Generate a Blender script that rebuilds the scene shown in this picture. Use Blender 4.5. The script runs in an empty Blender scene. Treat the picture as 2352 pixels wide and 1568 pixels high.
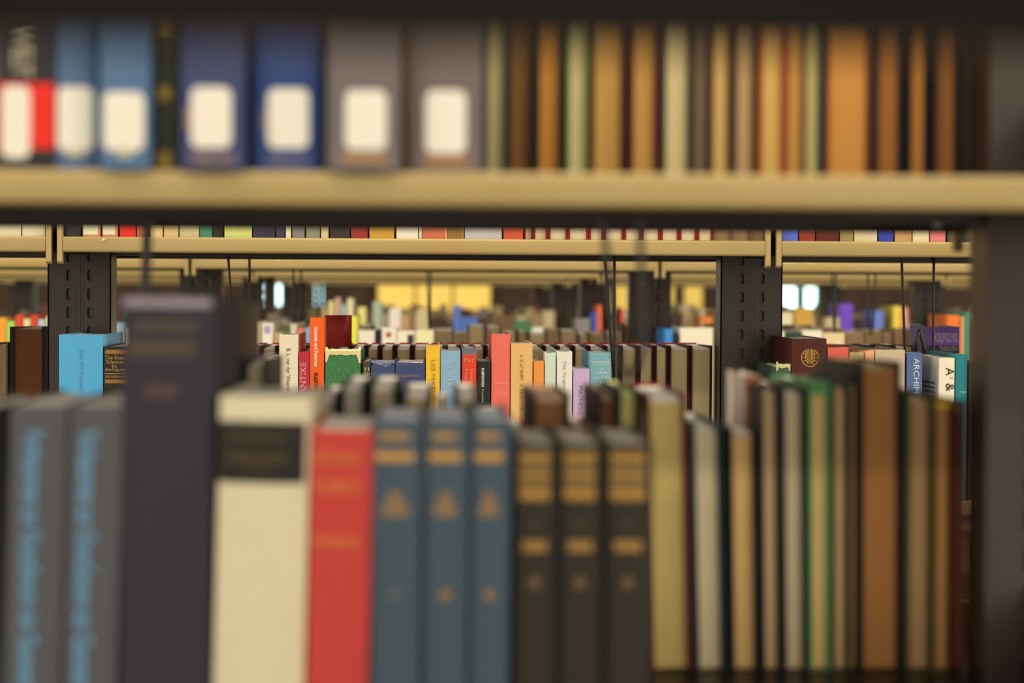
import bpy, math, random
from mathutils import Vector, Matrix
random.seed(7)
SC = bpy.context.scene
COL = SC.collection

# ------------------------------------------------------------------ camera
EZ = 1.45                       # eye height
F = 4573.0                      # focal length in pixels (70 mm on a 36 mm sensor, 2352 px wide)
YAW, PITCH, ROLL = 0.0370, 0.0210, 0.0052
_f = Vector((math.sin(YAW)*math.cos(PITCH), math.cos(YAW)*math.cos(PITCH), -math.sin(PITCH)))
_r = Vector((math.cos(YAW), -math.sin(YAW), 0))
_u = _r.cross(_f)
R_ = _r*math.cos(ROLL) + _u*math.sin(ROLL)
U_ = _u*math.cos(ROLL) - _r*math.sin(ROLL)
cam_d = bpy.data.cameras.new('camera')
cam_d.sensor_width = 36; cam_d.lens = 70
cam_d.clip_start = 0.01; cam_d.clip_end = 60
cam_d.dof.use_dof = True
cam_d.dof.focus_distance = 2.57
cam_d.dof.aperture_fstop = 4.2
cam = bpy.data.objects.new('camera', cam_d); COL.objects.link(cam)
M = Matrix((R_, U_, -_f)).transposed().to_4x4(); M.translation = Vector((0, 0, EZ))
cam.matrix_world = M
SC.camera = cam

# ------------------------------------------------------------------ light
W = bpy.data.worlds.new('world'); SC.world = W; W.use_nodes = True
W.node_tree.nodes['Background'].inputs[0].default_value = (1, .86, .66, 1)
W.node_tree.nodes['Background'].inputs[1].default_value = 0.7
SC.view_settings.view_transform = 'Standard'
SC.view_settings.look = 'None'
SC.view_settings.gamma = 1
SC.view_settings.exposure = 1.15
LAMP_W = 27.0                                  # watts of one ceiling strip
LAMP_C = (1.0, .84, .58)

def P(px, py, Y):
    """point of the plane y = Y seen at picture position (px, py)"""
    d = _f + R_*((px-1176)/F) + U_*((784-py)/F)
    t = Y/d.y
    return Vector((d.x*t, Y, EZ+d.z*t))

# ------------------------------------------------------------------ materials
TINT = (1.0, .86, .60)
def lin(c):
    c = c/255.0
    return c/12.92 if c <= .04045 else ((c+.055)/1.055)**2.4
def base(rgb, k=1.0):
    c = [lin(v)/t*k for v, t in zip(rgb, TINT)]
    m = max(1.0, max(c)/.93)
    return tuple(max(.004, v/m) for v in c)
_mats = {}
def mat(kind, rgb, k=1.0):
    key = (kind, rgb, k)
    if key in _mats: return _mats[key]
    m = bpy.data.materials.new(kind); m.use_nodes = True
    nt = m.node_tree; b = nt.nodes['Principled BSDF']
    c = base(rgb, k)
    b.inputs['Base Color'].default_value = (*c, 1)
    tc = nt.nodes.new('ShaderNodeTexCoord')
    mp = nt.nodes.new('ShaderNodeMapping'); nt.links.new(tc.outputs['Object'], mp.inputs[0])
    nz = nt.nodes.new('ShaderNodeTexNoise'); nt.links.new(mp.outputs[0], nz.inputs['Vector'])
    mx = nt.nodes.new('ShaderNodeMix'); mx.data_type = 'RGBA'
    def ramp(dark, light, amt):
        mx.inputs['Factor'].default_value = amt
        nt.links.new(nz.outputs['Fac'], mx.inputs['Factor'])
        mx.inputs['A'].default_value = (*[v*dark for v in c], 1)
        mx.inputs['B'].default_value = (*[min(.9, v*light) for v in c], 1)
        nt.links.new(mx.outputs['Result'], b.inputs['Base Color'])
    def bump(s):
        bp = nt.nodes.new('ShaderNodeBump'); bp.inputs['Strength'].default_value = s
        bp.inputs['Distance'].default_value = .0006
        nt.links.new(nz.outputs['Fac'], bp.inputs['Height']); nt.links.new(bp.outputs[0], b.inputs['Normal'])
    b.inputs['Specular IOR Level'].default_value = .35
    if kind == 'cloth':
        mp.inputs['Scale'].default_value = (900, 900, 260); nz.inputs['Scale'].default_value = 1
        ramp(.82, 1.18, .5); bump(.35); b.inputs['Roughness'].default_value = .7
    elif kind == 'worn_cloth':
        mp.inputs['Scale'].default_value = (420, 420, 110); nz.inputs['Scale'].default_value = 1.3
        nz.inputs['Detail'].default_value = 6
        ramp(.3, 1.9, .5); bump(.6); b.inputs['Roughness'].default_value = .75
    elif kind == 'paper_cover':
        nz.inputs['Scale'].default_value = 30; ramp(.93, 1.06, .5)
        b.inputs['Roughness'].default_value = .38
    elif kind == 'pages':
        mp.inputs['Scale'].default_value = (1400, 6, 5); nz.inputs['Scale'].default_value = 1
        ramp(.72, 1.18, .5); bump(.25); b.inputs['Roughness'].default_value = .85
    elif kind == 'paper':
        nz.inputs['Scale'].default_value = 60; ramp(.97, 1.03, .5); b.inputs['Roughness'].default_value = .7
    elif kind == 'ink':
        nz.inputs['Scale'].default_value = 900; ramp(.85, 1.15, .5); b.inputs['Roughness'].default_value = .5
    elif kind == 'gilt':
        nz.inputs['Scale'].default_value = 700; ramp(.7, 1.2, .5); b.inputs['Roughness'].default_value = .35
        b.inputs['Metallic'].default_value = .3
    elif kind == 'steel_paint':
        nz.inputs['Scale'].default_value = 300; ramp(.985, 1.015, .5); bump(.03); b.inputs['Roughness'].default_value = .3; b.inputs['Specular IOR Level'].default_value = .5
    elif kind == 'wood':
        mp.inputs['Scale'].default_value = (9, 9, .6); nz.inputs['Scale'].default_value = 1.2
        nz.inputs['Detail'].default_value = 5; ramp(.4, 1.5, .5); b.inputs['Roughness'].default_value = .6
    else:
        nz.inputs['Scale'].default_value = 40; ramp(.93, 1.07, .5); b.inputs['Roughness'].default_value = .8
    _mats[key] = m
    return m
def glow(name, rgb, s):
    m = bpy.data.materials.new(name); m.use_nodes = True
    nt = m.node_tree; b = nt.nodes['Principled BSDF']
    b.inputs['Base Color'].default_value = (.03, .03, .03, 1)
    b.inputs['Emission Color'].default_value = (*rgb, 1)
    b.inputs['Emission Strength'].default_value = s
    return m

# ------------------------------------------------------------------ mesh helpers
class MB:
    def __init__(s): s.v = []; s.f = []
    def box(s, x0, x1, y0, y1, z0, z1):
        n = len(s.v)
        s.v += [(x0,y0,z0),(x1,y0,z0),(x1,y1,z0),(x0,y1,z0),(x0,y0,z1),(x1,y0,z1),(x1,y1,z1),(x0,y1,z1)]
        s.f += [tuple(n+i for i in q) for q in ((0,3,2,1),(4,5,6,7),(0,1,5,4),(1,2,6,5),(2,3,7,6),(3,0,4,7))]
        return s
    def extrude(s, poly, axis, a, b):
        """closed 2D polygon swept along an axis; poly order is (u, v) of the two other axes"""
        n = len(s.v); k = len(poly)
        for w in (a, b):
            for (p, q) in poly:
                s.v.append({'x': (w, p, q), 'y': (p, w, q), 'z': (p, q, w)}[axis])
        s.f.append(tuple(n+i for i in range(k))); s.f.append(tuple(n+k+i for i in reversed(range(k))))
        for i in range(k):
            j = (i+1) % k
            s.f.append((n+i, n+j, n+k+j, n+k+i))
        return s
    def tube(s, pts, r, seg=8, flat=1.0):
        n = len(s.v); prev = None
        for i, p in enumerate(pts):
            p = Vector(p)
            a = Vector(pts[max(0, i-1)]); b = Vector(pts[min(len(pts)-1, i+1)])
            t = (b-a).normalized()
            up = Vector((1, 0, 0)) if abs(t.x) < .9 else Vector((0, 1, 0))
            e1 = (up - t*up.dot(t)).normalized(); e2 = t.cross(e1)
            for j in range(seg):
                an = 2*math.pi*j/seg
                s.v.append(tuple(p + e1*math.cos(an)*r + e2*math.sin(an)*r*flat))
        for i in range(len(pts)-1):
            for j in range(seg):
                k = (j+1) % seg
                s.f.append((n+i*seg+j, n+i*seg+k, n+(i+1)*seg+k, n+(i+1)*seg+j))
        s.f.append(tuple(n+j for j in reversed(range(seg))))
        s.f.append(tuple(n+(len(pts)-1)*seg+j for j in range(seg)))
        return s
    def build(s, name, m, parent=None, smooth=False, loc=None):
        me = bpy.data.meshes.new(name); me.from_pydata(s.v, [], s.f); me.update()
        import bmesh
        bm = bmesh.new(); bm.from_mesh(me); bmesh.ops.recalc_face_normals(bm, faces=bm.faces); bm.to_mesh(me); bm.free()
        me.materials.append(m)
        if smooth:
            for p in me.polygons: p.use_smooth = True
        o = bpy.data.objects.new(name, me); COL.objects.link(o)
        if parent: o.parent = parent
        if loc: o.location = loc
        return o
def tag(o, label, cat, group=None):
    o['label'] = label; o['category'] = cat
    if group: o['group'] = group
    return o
def empty(name, loc):
    o = bpy.data.objects.new(name, None); COL.objects.link(o); o.location = loc
    o.empty_display_size = .02
    return o
def bevel(o, w, seg=3, axis=None):
    import bmesh
    bm = bmesh.new(); bm.from_mesh(o.data)
    ed = [e for e in bm.edges if axis is None or abs((e.verts[0].co-e.verts[1].co)[axis]) > .05]
    bmesh.ops.bevel(bm, geom=ed, offset=w, segments=seg, profile=.5, affect='EDGES')
    bm.to_mesh(o.data); bm.free()
    for p in o.data.polygons: p.use_smooth = True
    return o

_txt = {}
def text_mesh(s, bold=0.0):
    key = (s, bold)
    if key in _txt: return _txt[key]
    cu = bpy.data.curves.new('t', 'FONT'); cu.body = s; cu.size = 1; cu.resolution_u = 3
    cu.offset = bold
    cu.align_x = 'CENTER'
    o = bpy.data.objects.new('t', cu); COL.objects.link(o)
    bpy.context.view_layer.update()
    dg = bpy.context.evaluated_depsgraph_get()
    me = bpy.data.meshes.new_from_object(o.evaluated_get(dg))
    v = [(a.co.x, a.co.y) for a in me.vertices]; f = [tuple(p.vertices) for p in me.polygons]
    bpy.data.objects.remove(o); bpy.data.curves.remove(cu); bpy.data.meshes.remove(me)
    _txt[key] = (v, f)
    return v, f

# ------------------------------------------------------------------ the book
class Book:
    def __init__(s, x0, x1, yf, zt, zb, depth=.155, cover=(120,60,50), ckind='cloth', pages=(235,215,165),
                 face='spine', bulge=None, board=.0026, lean=0., name='book', label='book', group=None,
                 sag=.0012, kc=1.0, kp=1.0, twist=0., worn=0., headband=None, inset=.0018, paperback=False):
        t = x1-x0; zb = zb+.0007+abs(math.sin(math.radians(lean)))*t*.5; H = zt-zb; D = depth
        s.t, s.H, s.D, s.zb, s.xc = t, H, D, zb, (x0+x1)/2
        s.face = face
        s.bulge = min(.006, t*.12) if bulge is None else bulge
        if face == 'fore': s.bulge = min(.006, t*.12)
        s.yf = yf
        e = s.root = empty(name, ((x0+x1)/2, yf, zb))
        tag(e, label, 'book', group)
        e.rotation_euler = (0, math.radians(lean), math.radians(twist))
        b = min(board, t*.16)
        if paperback: b = .0007; inset = .0003
        s.b = b
        n = 8 if t > .02 else 6
        outer = []; inner = []
        for i in range(n+1):
            x = -t/2 + t*i/n; y = -s.bulge*(1-(2*x/t)**2)
            outer.append((x, y))
            xi = x*(1-2*b/t); inner.append((xi, y+b*.8))
        # U profile: left board, spine, right board
        prof_o = [(-t/2, D)] + outer + [(t/2, D)]
        prof_i = [(-t/2+b, D)] + inner + [(t/2-b, D)]
        z0, z1 = 0.0, H
        mb = MB(); k = len(prof_o)
        fl = (lambda x, y: (x, y)) if face == 'spine' else (lambda x, y: (-x, D-y))
        rr = random.Random(int(abs(x0)*1e5)+int(zt*1e4))
        def ztop(x, y, inn):
            if y < .004 and not inn or y < .006 and inn:      # the spine's head dips a little, more where worn
                return z1 - .0012 - worn*rr.random()
            return z1
        for prof, inn in ((prof_o, False), (prof_i, True)):
            for (x, y) in prof:
                X, Y = fl(x, y); mb.v.append((X, Y, z0))
            for (x, y) in prof:
                X, Y = fl(x, y); mb.v.append((X, Y, ztop(x, y, inn)))
        for i in range(k-1):
            mb.f.append((i, i+1, k+i+1, k+i))                       # outside
            mb.f.append((2*k+i, 3*k+i, 3*k+i+1, 2*k+i+1))           # inside
            mb.f.append((k+i, k+i+1, 3*k+i+1, 3*k+i))               # top rim
            mb.f.append((i, 2*k+i, 2*k+i+1, i+1))                   # bottom rim
        mb.f.append((0, k, 3*k, 2*k)); mb.f.append((k-1, 3*k-1, 4*k-1, 2*k-1)[::1])
        s.cover = mb.build('cover', mat('paper_cover' if ckind == 'paper' else ckind, cover, kc), e)
        lit_top_rgb = tuple(min(255, int(v*1.05)) for v in pages) if pages[0] < 200 else (255, 244, 208)
        if face == 'fore': pages = (min(255, pages[0]*1.02), pages[1]*.965, pages[2]*.88)
        # page block
        mb = MB(); m = 6; hp = H-inset; dep = D-inset-.001
        xs = [(-t/2+b*1.02)+(t-2.04*b)*i/m for i in range(m+1)]
        rows = []
        for x in xs:
            q = 1-(2*x/t)**2
            yb = -s.bulge*q*.9 + b + .0003
            yfr = dep - .0015*q if not paperback else dep
            X0, Y0 = fl(x, yb); X1, Y1 = fl(x, yfr)
            zz = hp - sag*q - (.0012 if face == 'fore' else 0)
            n0 = len(mb.v)
            mb.v += [(X0, Y0, inset*.6), (X0, Y0, hp), (X1, Y1, zz), (X1, Y1, inset*.6)]
            rows.append(n0)
        tops = []
        for a, c in zip(rows, rows[1:]):
            for q in range(4):
                w = (q+1) % 4
                if q == 1: tops.append(len(mb.f))
                mb.f.append((a+q, a+w, c+w, c+q))
        mb.f.append(tuple(rows[0]+q for q in range(4))); mb.f.append(tuple(rows[-1]+q for q in reversed(range(4))))
        s.pages = mb.build('page_block', mat('pages', pages, kp), e)
        s.pages.data.materials.append(mat('paper', lit_top_rgb, 1.3))  # page tops: light from above put into a paler paper colour
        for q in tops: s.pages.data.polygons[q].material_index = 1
        if headband:
            mb = MB(); y0, y1 = (.001, .004) if face == 'spine' else (D-.006, D-.0035)
            mb.box(-t/2+b, t/2-b, y0, y1, H-.004, H+.0006)
            mb.build('headband', mat('cloth', headband), e)
    def sy(s, x):                                               # y of the face towards the reader
        if s.face == 'fore': return 0
        q = 2*x/s.t
        return -s.bulge*max(0, 1-q*q)
    def loc(s, px, py):
        p = P(px, py, s.yf)
        x = p.x-s.xc; z = p.z-s.zb
        a = s.root.rotation_euler.y
        return x*math.cos(a)-z*math.sin(a), x*math.sin(a)+z*math.cos(a)
    def clampx(s, x): return max(-s.t/2*.995, min(s.t/2*.995, x))
    def label_px(s, name, px0, py0, px1, py1, rgb, r=0.0, kind='paper', off=.00025, label=None, k=1.0):
        xa, za = s.loc(px0, py0); xb, zb2 = s.loc(px1, py1)
        x0, x1 = s.clampx(min(xa, xb)), s.clampx(max(xa, xb)); z0, z1 = min(za, zb2), max(za, zb2)
        z1 = min(z1, s.H-.0015); z0 = max(z0, .0005)
        return s.patch(name, x0, x1, z0, z1, rgb, r, kind, off, label, k)
    def patch(s, name, x0, x1, z0, z1, rgb, r=0.0, kind='paper', off=.00025, label=None, k=1.0):
        mb = MB(); n = 10
        for i in range(n+1):
            x = x0+(x1-x0)*i/n
            e = min(x-x0, x1-x); dz = 0
            if r > 0 and e < r: dz = r-math.sqrt(max(0, r*r-(r-e)**2))
            y = s.sy(x)-off
            mb.v += [(x, y, z0+dz), (x, y, z1-dz)]
        for i in range(n):
            mb.f.append((2*i, 2*i+2, 2*i+3, 2*i+1))
        o = mb.build(name, mat(kind, rgb, k), s.root)
        if label: o['label'] = label
        return o
    def text_px(s, txt, px0, py0, px1, py1, rgb, rot='h', kind='ink', bold=0.0, off=.0005, name='title', k=1.0, label=None):
        """lettering that fills the given picture rectangle of the spine"""
        xa, za = s.loc(px0, py0); xb, zb2 = s.loc(px1, py1)
        x0, x1 = s.clampx(min(xa, xb)), s.clampx(max(xa, xb)); z0, z1 = min(za, zb2), max(za, zb2)
        v, f = text_mesh(txt, bold)
        if not v: return
        if rot == 'cw': v = [(y, -x) for x, y in v]
        elif rot == 'ccw': v = [(-y, x) for x, y in v]
        ax, bx_ = min(p[0] for p in v), max(p[0] for p in v); ay, by = min(p[1] for p in v), max(p[1] for p in v)
        mb = MB()
        for (x, y) in v:
            X = x0+(x1-x0)*(x-ax)/(bx_-ax); Z = z0+(z1-z0)*(y-ay)/(by-ay)
            mb.v.append((X, s.sy(X)-off, Z))
        mb.f = list(f)
        o = mb.build(name, mat(kind, rgb, k), s.root)
        if label: o['label'] = label
        return o

# ------------------------------------------------------------------ the racks
BAY = .9144
LEV0 = EZ+.0726; PITCHZ = .3315
BEIGE = (198, 166, 94); BROWN = (52, 40, 33); WIRE = (40, 34, 32); PAN_SHADE = (34, 27, 22)  # last colour: shade under the beige shelves painted into their pans
def shelf_z(k): return LEV0+PITCHZ*k
KB = .78
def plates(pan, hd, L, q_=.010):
    for s_ in (-1, 1):                               # plate in the pan's shade colour behind each beige bracket nose
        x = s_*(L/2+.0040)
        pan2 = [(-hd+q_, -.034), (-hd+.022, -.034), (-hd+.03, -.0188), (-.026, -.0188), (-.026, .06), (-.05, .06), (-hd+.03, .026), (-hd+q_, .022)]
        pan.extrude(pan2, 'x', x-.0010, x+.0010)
def rack(F0, X0, nb0, nb1, label, dz=0., holes=True, B0=None, levels=(-4, -2, -1, 0), bays=None):
    """double-faced steel rack; X0 = one bay boundary, bays nb0..nb1"""
    B0 = B0 or F0+.40; cy = (F0+B0)/2
    root = empty('library_rack', (X0, cy, 0)); tag(root, label, 'bookshelf')
    steel = mat('steel_paint', BROWN); paint = mat('steel_paint', BEIGE, KB); pan_shade = mat('steel_paint', PAN_SHADE)
    # upright
    h = 1.80; w = .0425; d = .024
    mb = MB()
    for sy in (-1, 1):
        yf = sy*d
        cols = [-w, -.0175, -.0105, .0105, .0175, w]
        for a, b in ((0, 1), (2, 3), (4, 5)):
            mb.box(cols[a], cols[b], min(yf, yf-sy*.0018), max(yf, yf-sy*.0018), 0, h)
        for a, b in ((1, 2), (3, 4)):
            z = .05; x0, x1 = cols[a], cols[b]
            mb.box(x0, x1, min(yf, yf-sy*.0018), max(yf, yf-sy*.0018), 0, z)
            n = 0
            while z < h-.02:
                zt = z+.0152
                # rung above the slot, plus rounded slot corners
                mb.box(x0, x1, min(yf, yf-sy*.0018), max(yf, yf-sy*.0018), zt, z+.0254)
                if F0 < 3:
                    c = .0022
                    for (cx, s1) in ((x0, 1), (x1, -1)):
                        for (cz, s2) in ((z, 1), (zt, -1)):
                            k = len(mb.v)
                            mb.v += [(cx, yf, cz), (cx+s1*c, yf, cz), (cx, yf, cz+s2*c)]
                            mb.f.append((k, k+1, k+2))
                z += .0254
            mb.box(x0, x1, min(yf, yf-sy*.0018), max(yf, yf-sy*.0018), z, h)
        mb.box(-.0016, .0016, min(yf, yf+sy*.0015), max(yf, yf+sy*.0015), 0, h)
        for sx in (-1, 1):
            mb.box(sx*.0052-.0007, sx*.0052+.0007, min(yf, yf+sy*.0008), max(yf, yf+sy*.0008), 0, h)
    mb.box(-w, -w+.002, -d, d, 0, h); mb.box(w-.002, w, -d, d, 0, h)
    if not holes: mb.box(-w+.002, w-.002, -.017, .017, 0, h)
    up = mb.build('upright', steel, root)
    for i in range(nb0, nb1+2):
        o = up if i == nb0 else up.copy()
        if o is not up: COL.objects.link(o)
        o.location = (BAY*i, 0, 0)
    # one shelf (front half), with lip and bracket plates
    hd = (B0-F0)/2
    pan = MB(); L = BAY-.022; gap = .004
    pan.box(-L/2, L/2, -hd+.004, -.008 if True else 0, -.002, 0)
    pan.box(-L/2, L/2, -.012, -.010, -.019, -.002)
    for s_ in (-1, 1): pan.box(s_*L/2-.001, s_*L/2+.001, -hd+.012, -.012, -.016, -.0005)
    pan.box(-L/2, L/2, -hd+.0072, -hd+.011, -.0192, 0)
    lip = MB().box(-L/2, L/2, -hd, -hd+.007, -.0192, .0006)
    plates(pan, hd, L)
    p0 = pan.build('shelf', pan_shade, root)
    l0 = lip.build('front_lip', paint, p0); bevel(l0, .0032, 4, 0); l0['label'] = 'beige painted front lip'
    br = []
    for s_ in (-1, 1):
        x = s_*(L/2+.0040)
        poly = [(-hd+.0005, -.031), (-hd+.003, -.0335), (-hd+.010, -.034), (-hd+.010, .022), (-hd+.003, .022), (-hd+.0005, .018)]
        b_ = MB().extrude(poly, 'x', x-.0033, x+.0033).build('bracket', paint, p0)
        b_['label'] = 'beige bracket plate at the shelf end'; br.append(b_)
    subs = [l0]+br
    first = True
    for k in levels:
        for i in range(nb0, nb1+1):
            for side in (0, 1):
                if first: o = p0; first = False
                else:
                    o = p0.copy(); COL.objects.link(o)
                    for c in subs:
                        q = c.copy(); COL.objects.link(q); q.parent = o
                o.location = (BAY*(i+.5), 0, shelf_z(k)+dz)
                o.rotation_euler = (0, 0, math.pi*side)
    return root

def wire(points, label, r=.0019, group=None):
    a = points[0]
    e = empty('wire_book_support', a)
    tag(e, label, 'book support', group)
    mb = MB(); mb.tube([(Vector(p)-Vector(a)) for p in points], r, 8)
    mb.build('wire', mat('steel_paint', WIRE), e, smooth=True)
    c = MB().box(-.006, .006, -.004, .004, -.001, .003)
    c.build('clip', mat('steel_paint', WIRE), e)
    return e
def hanging_wire(front, back, label, zlow, zshelf, r=.0019):
    """front = (px_top, px_bottom, Y), back the same; a U of spring wire hung under a shelf"""
    (a0, a1, ya), (b0, b1, yb) = front, back
    def pt(p, Y, z):
        y = 700
        for _ in range(3): y = y-(z-P(p, y, Y).z)*F/Y
        return P(p, y, Y)
    A0, A1 = pt(a0, ya, zshelf), pt(a1, ya, zlow)
    B0_, B1 = pt(b0, yb, zshelf), pt(b1, yb, zlow)
    pts = [A0]
    for i in range(1, 6): pts.append(A0.lerp(A1, i/5))
    dn = .018
    for i in range(1, 9):
        t = i/9; q = A1.lerp(B1, t); q.z -= dn*math.sin(math.pi*t); pts.append(q)
    for i in range(0, 6): pts.append(B1.lerp(B0_, i/5))
    return wire(pts, label, r)

# ==================================================================== SETTING
def struct(o): o['kind'] = 'structure'; return o
CZ = 2.95
struct(MB().box(-7, 7, -2.2, 12.6, -.05, 0).build('floor', mat('carpet', (150, 124, 92))))
struct(MB().box(-7, 7, -2.2, 12.6, CZ, CZ+.05).build('ceiling', mat('plaster', (238, 226, 196))))
WY = 12.2
struct(MB().box(-7, 7, WY, WY+.1, 0, CZ).build('wall_far', mat('wood', (70, 50, 36))))
def window(n, px0, px1, py1, rgb, s, mull=0):
    a = P(px0, py1, WY); b = P(px1, py1, WY)
    z0, z1 = a.z, 2.25
    g = MB().box(a.x, b.x, WY-.012, WY-.006, z0, z1).build('window_%d' % n, glow('lit_pane', rgb, s)); struct(g)
    mb = MB(); fw = .03
    mb.box(a.x-fw, a.x, WY-.04, WY, z0-fw, z1+fw).box(b.x, b.x+fw, WY-.04, WY, z0-fw, z1+fw)
    mb.box(a.x-fw, b.x+fw, WY-.045, WY, z0-fw, z0).box(a.x-fw, b.x+fw, WY-.045, WY, z1, z1+fw)
    for i in range(1, mull+1):
        x = a.x+(b.x-a.x)*i/(mull+1); mb.box(x-.007, x+.007, WY-.045, WY-.012, z0, z1)
    mb.build('window_frame', mat('wood', (60, 42, 30)), g)
CY = (.62, 1.0, .98); AM = (1.0, .64, .11)
window(1, 607, 665, 700, CY, 1.5)
window(2, 692, 752, 700, CY, 1.6)
window(3, 868, 1126, 716, AM, .46, 2)
window(4, 1384, 1442, 716, AM, .38)
window(5, 1524, 1548, 712, AM, .36)
window(6, 1570, 1612, 716, AM, .38)
window(7, 1778, 1826, 712, CY, 2.0)
window(8, 1846, 1872, 710, CY, 1.8)

# lights: one strip over every aisle
FR = [.03, 1.15, 2.527, 3.866, 5.205, 6.544, 7.883]
BK = [.43, 1.55, 2.930, 4.266, 5.605, 6.944, 8.283]
lamp_names = ['over the aisle behind the camera', 'over the aisle before the nearest rack', 'over the aisle before the second rack',
              'over the aisle before the third rack', 'over the aisle before the fourth rack', 'over the aisle before the fifth rack',
              'over the aisle before the sixth rack', 'over the open floor behind the sixth rack', 'close to the far wall']
ys = [-.7, .79, 2.04, 3.40, 4.74, 6.07, 7.41, 8.9, 10.6]
for i, y in enumerate(ys):
    e = empty('ceiling_light', (0, y, CZ)); tag(e, 'long ceiling strip light '+lamp_names[i], 'ceiling light')
    mb = MB().box(-4.0, 4.0, -.11, .11, -.05, 0); mb.build('housing', mat('steel_paint', (225, 220, 205)), e)
    MB().box(-3.95, 3.95, -.09, .09, -.056, -.0502).build('diffuser', mat('plaster', (240, 235, 215)), e)
    ld = bpy.data.lights.new('lamp', 'AREA'); ld.shape = 'RECTANGLE'; ld.size = 7.6; ld.size_y = .16
    ld.energy = LAMP_W*{1: .75, 2: 1.25, 3: 1.15, 4: .8, 5: .6, 6: .5, 7: .5, 8: .6}.get(i, 1.0); ld.color = LAMP_C
    lo = bpy.data.objects.new('lamp', ld); COL.objects.link(lo); lo.parent = e; lo.location = (0, 0, -.065)

# racks
bx = P(124, 560, FR[2]).x
bx2 = P(1777, 575, FR[2]).x
BAY = bx2-bx
x1 = P(2388, 700, (FR[1]+BK[1])/2).x
DZ2 = .0035
rack(FR[0], bx2-.02, -3, 0, 'steel rack around the camera, only the dark underside of its shelf seen at the top', holes=False, B0=BK[0])
near_rack = rack(FR[1], x1, -3, 0, 'nearest blurred steel rack with beige shelf lip and dark brown upright at the right edge', holes=False)
sharp_rack = rack(FR[2], bx, -2, 2, 'sharp second steel rack with beige lips and slotted brown uprights', dz=DZ2, holes=False, B0=BK[2])
rack(FR[3], bx+.004, -2, 2, 'third steel rack, its beige lip seen just under the sharp shelf', dz=DZ2)
rack(FR[4], bx, -2, 2, 'fourth steel rack, its uprights with lit slots seen blurred far behind', dz=DZ2, levels=(-2, -1, 0))
rack(FR[5], bx, -2, 2, 'fifth steel rack, thin blurred beige lip behind the fourth', dz=DZ2, levels=(-2, -1, 0))
rack(FR[6], bx, -2, 2, 'farthest steel rack in front of the glowing windows', dz=DZ2, levels=(-2, -1, 0))

ZL = shelf_z(-1); ZU = shelf_z(0)          # lower and upper shelf surfaces
def put(px0, px1, top, Y, zb, **k):
    a = P(px0, top, Y); b = P(px1, top, Y)
    zt = (a.z+b.z)/2
    if k.get('face') == 'fore' or k.pop('far', False):           # the far end of the page tops makes the outline
        zt = (P(px0, top, Y+.13).z+P(px1, top, Y+.13).z)/2
    return Book(a.x+.0003, b.x-.0003, Y, zt, zb, **k)
STUFF = []
def finish_stuff():
    vs, fs, mi, mats = [], [], [], []
    for r in STUFF:
        mw = Matrix.Translation(r.location) @ r.rotation_euler.to_matrix().to_4x4()
        for c in list(r.children):
            me = c.data; n = len(vs)
            for m in me.materials:
                if m not in mats: mats.append(m)
            ks = [mats.index(m) for m in me.materials]
            vs += [tuple(mw @ v.co) for v in me.vertices]
            for p in me.polygons: fs.append(tuple(n+i for i in p.vertices)); mi.append(ks[p.material_index])
            bpy.data.objects.remove(c)
        bpy.data.objects.remove(r)
    me = bpy.data.meshes.new('books'); me.from_pydata(vs, [], fs); me.update()
    for m in mats: me.materials.append(m)
    me.polygons.foreach_set('material_index', mi)
    o = bpy.data.objects.new('far_books', me); COL.objects.link(o)
    tag(o, 'hundreds of blurred books filling the shelves of the farther racks', 'books'); o['kind'] = 'stuff'
used = set()
def uniq(s):
    if s not in used: used.add(s); return s
    for extra in (', nearer the left', ', nearer the middle', ', nearer the right'):
        if s+extra not in used: used.add(s+extra); return s+extra
    raise ValueError(s)
exec_parts = True
#@@PART2
# ==================================================================== RACK 1, lower shelf, spines out
G1 = 'books standing spine out on the lower shelf of the nearest rack'
Y1 = FR[1]+.012
K1 = 1.0
def r1(px0, px1, top, lab, cover, **k):
    dy = k.pop('dy', 0)
    k.setdefault('kc', K1)
    return put(px0, px1, top, Y1+dy, ZL, label=lab, cover=cover, group=G1, **k)
GREY = (84, 82, 78)
r1(-95, -2, 930, 'dark book cut off by the left edge on the lower shelf of the nearest rack', (40, 40, 42))
for (a, b, side, tx) in ((2, 136, 'leftmost grey book with a pale blue title, at the left edge of the lower shelf', (44, 96)),
                     (140, 264, 'grey book with a pale blue title, beside the tall dark grey volume', (168, 222))):
    k = r1(a, b, 922, side, GREY, lean=1.6, bulge=.004, pages=(215, 200, 165))
    t = k.text_px('Vorlesungen zur Grundlegung der Geometrie', tx[0]+2, 985, tx[1]-8, 1600, (104, 158, 176), 'cw', bold=.02)
k = r1(272, 484, 678, 'tall thick dark grey purple volume with faint gold lettering, towering over its row', (46, 42, 48), lean=.5, bulge=.005, pages=(205, 190, 165))
k.label_px('headcap', 272, 676, 486, 706, (150, 136, 132), kind='cloth', label='paler head of the spine')  # paler strip across the top of the spine
k.label_px('title_band', 312, 735, 455, 762, (78, 67, 56), kind='cloth')
k.text_px('GESAMMELTE', 330, 738, 440, 759, (92, 76, 52), kind='gilt')
k.label_px('title_band', 300, 780, 450, 822, (80, 67, 54), kind='cloth')
k.text_px('ABHANDLUNGEN', 312, 788, 440, 815, (94, 78, 52), kind='gilt')
k.label_px('volume_band', 335, 880, 410, 915, (78, 62, 52), kind='cloth')
k = r1(488, 698, 906, 'thick cream volume with a black title label on its spine', (226, 208, 158), lean=1.2, bulge=.004, kc=.95, pages=(235, 218, 175))
k.label_px('title_label', 480, 964, 700, 1110, (34, 32, 28), kind='cloth', label='black title label')
k.text_px('MATHEMATICA', 528, 990, 655, 1015, (104, 84, 44), kind='gilt', off=.0007)
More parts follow.
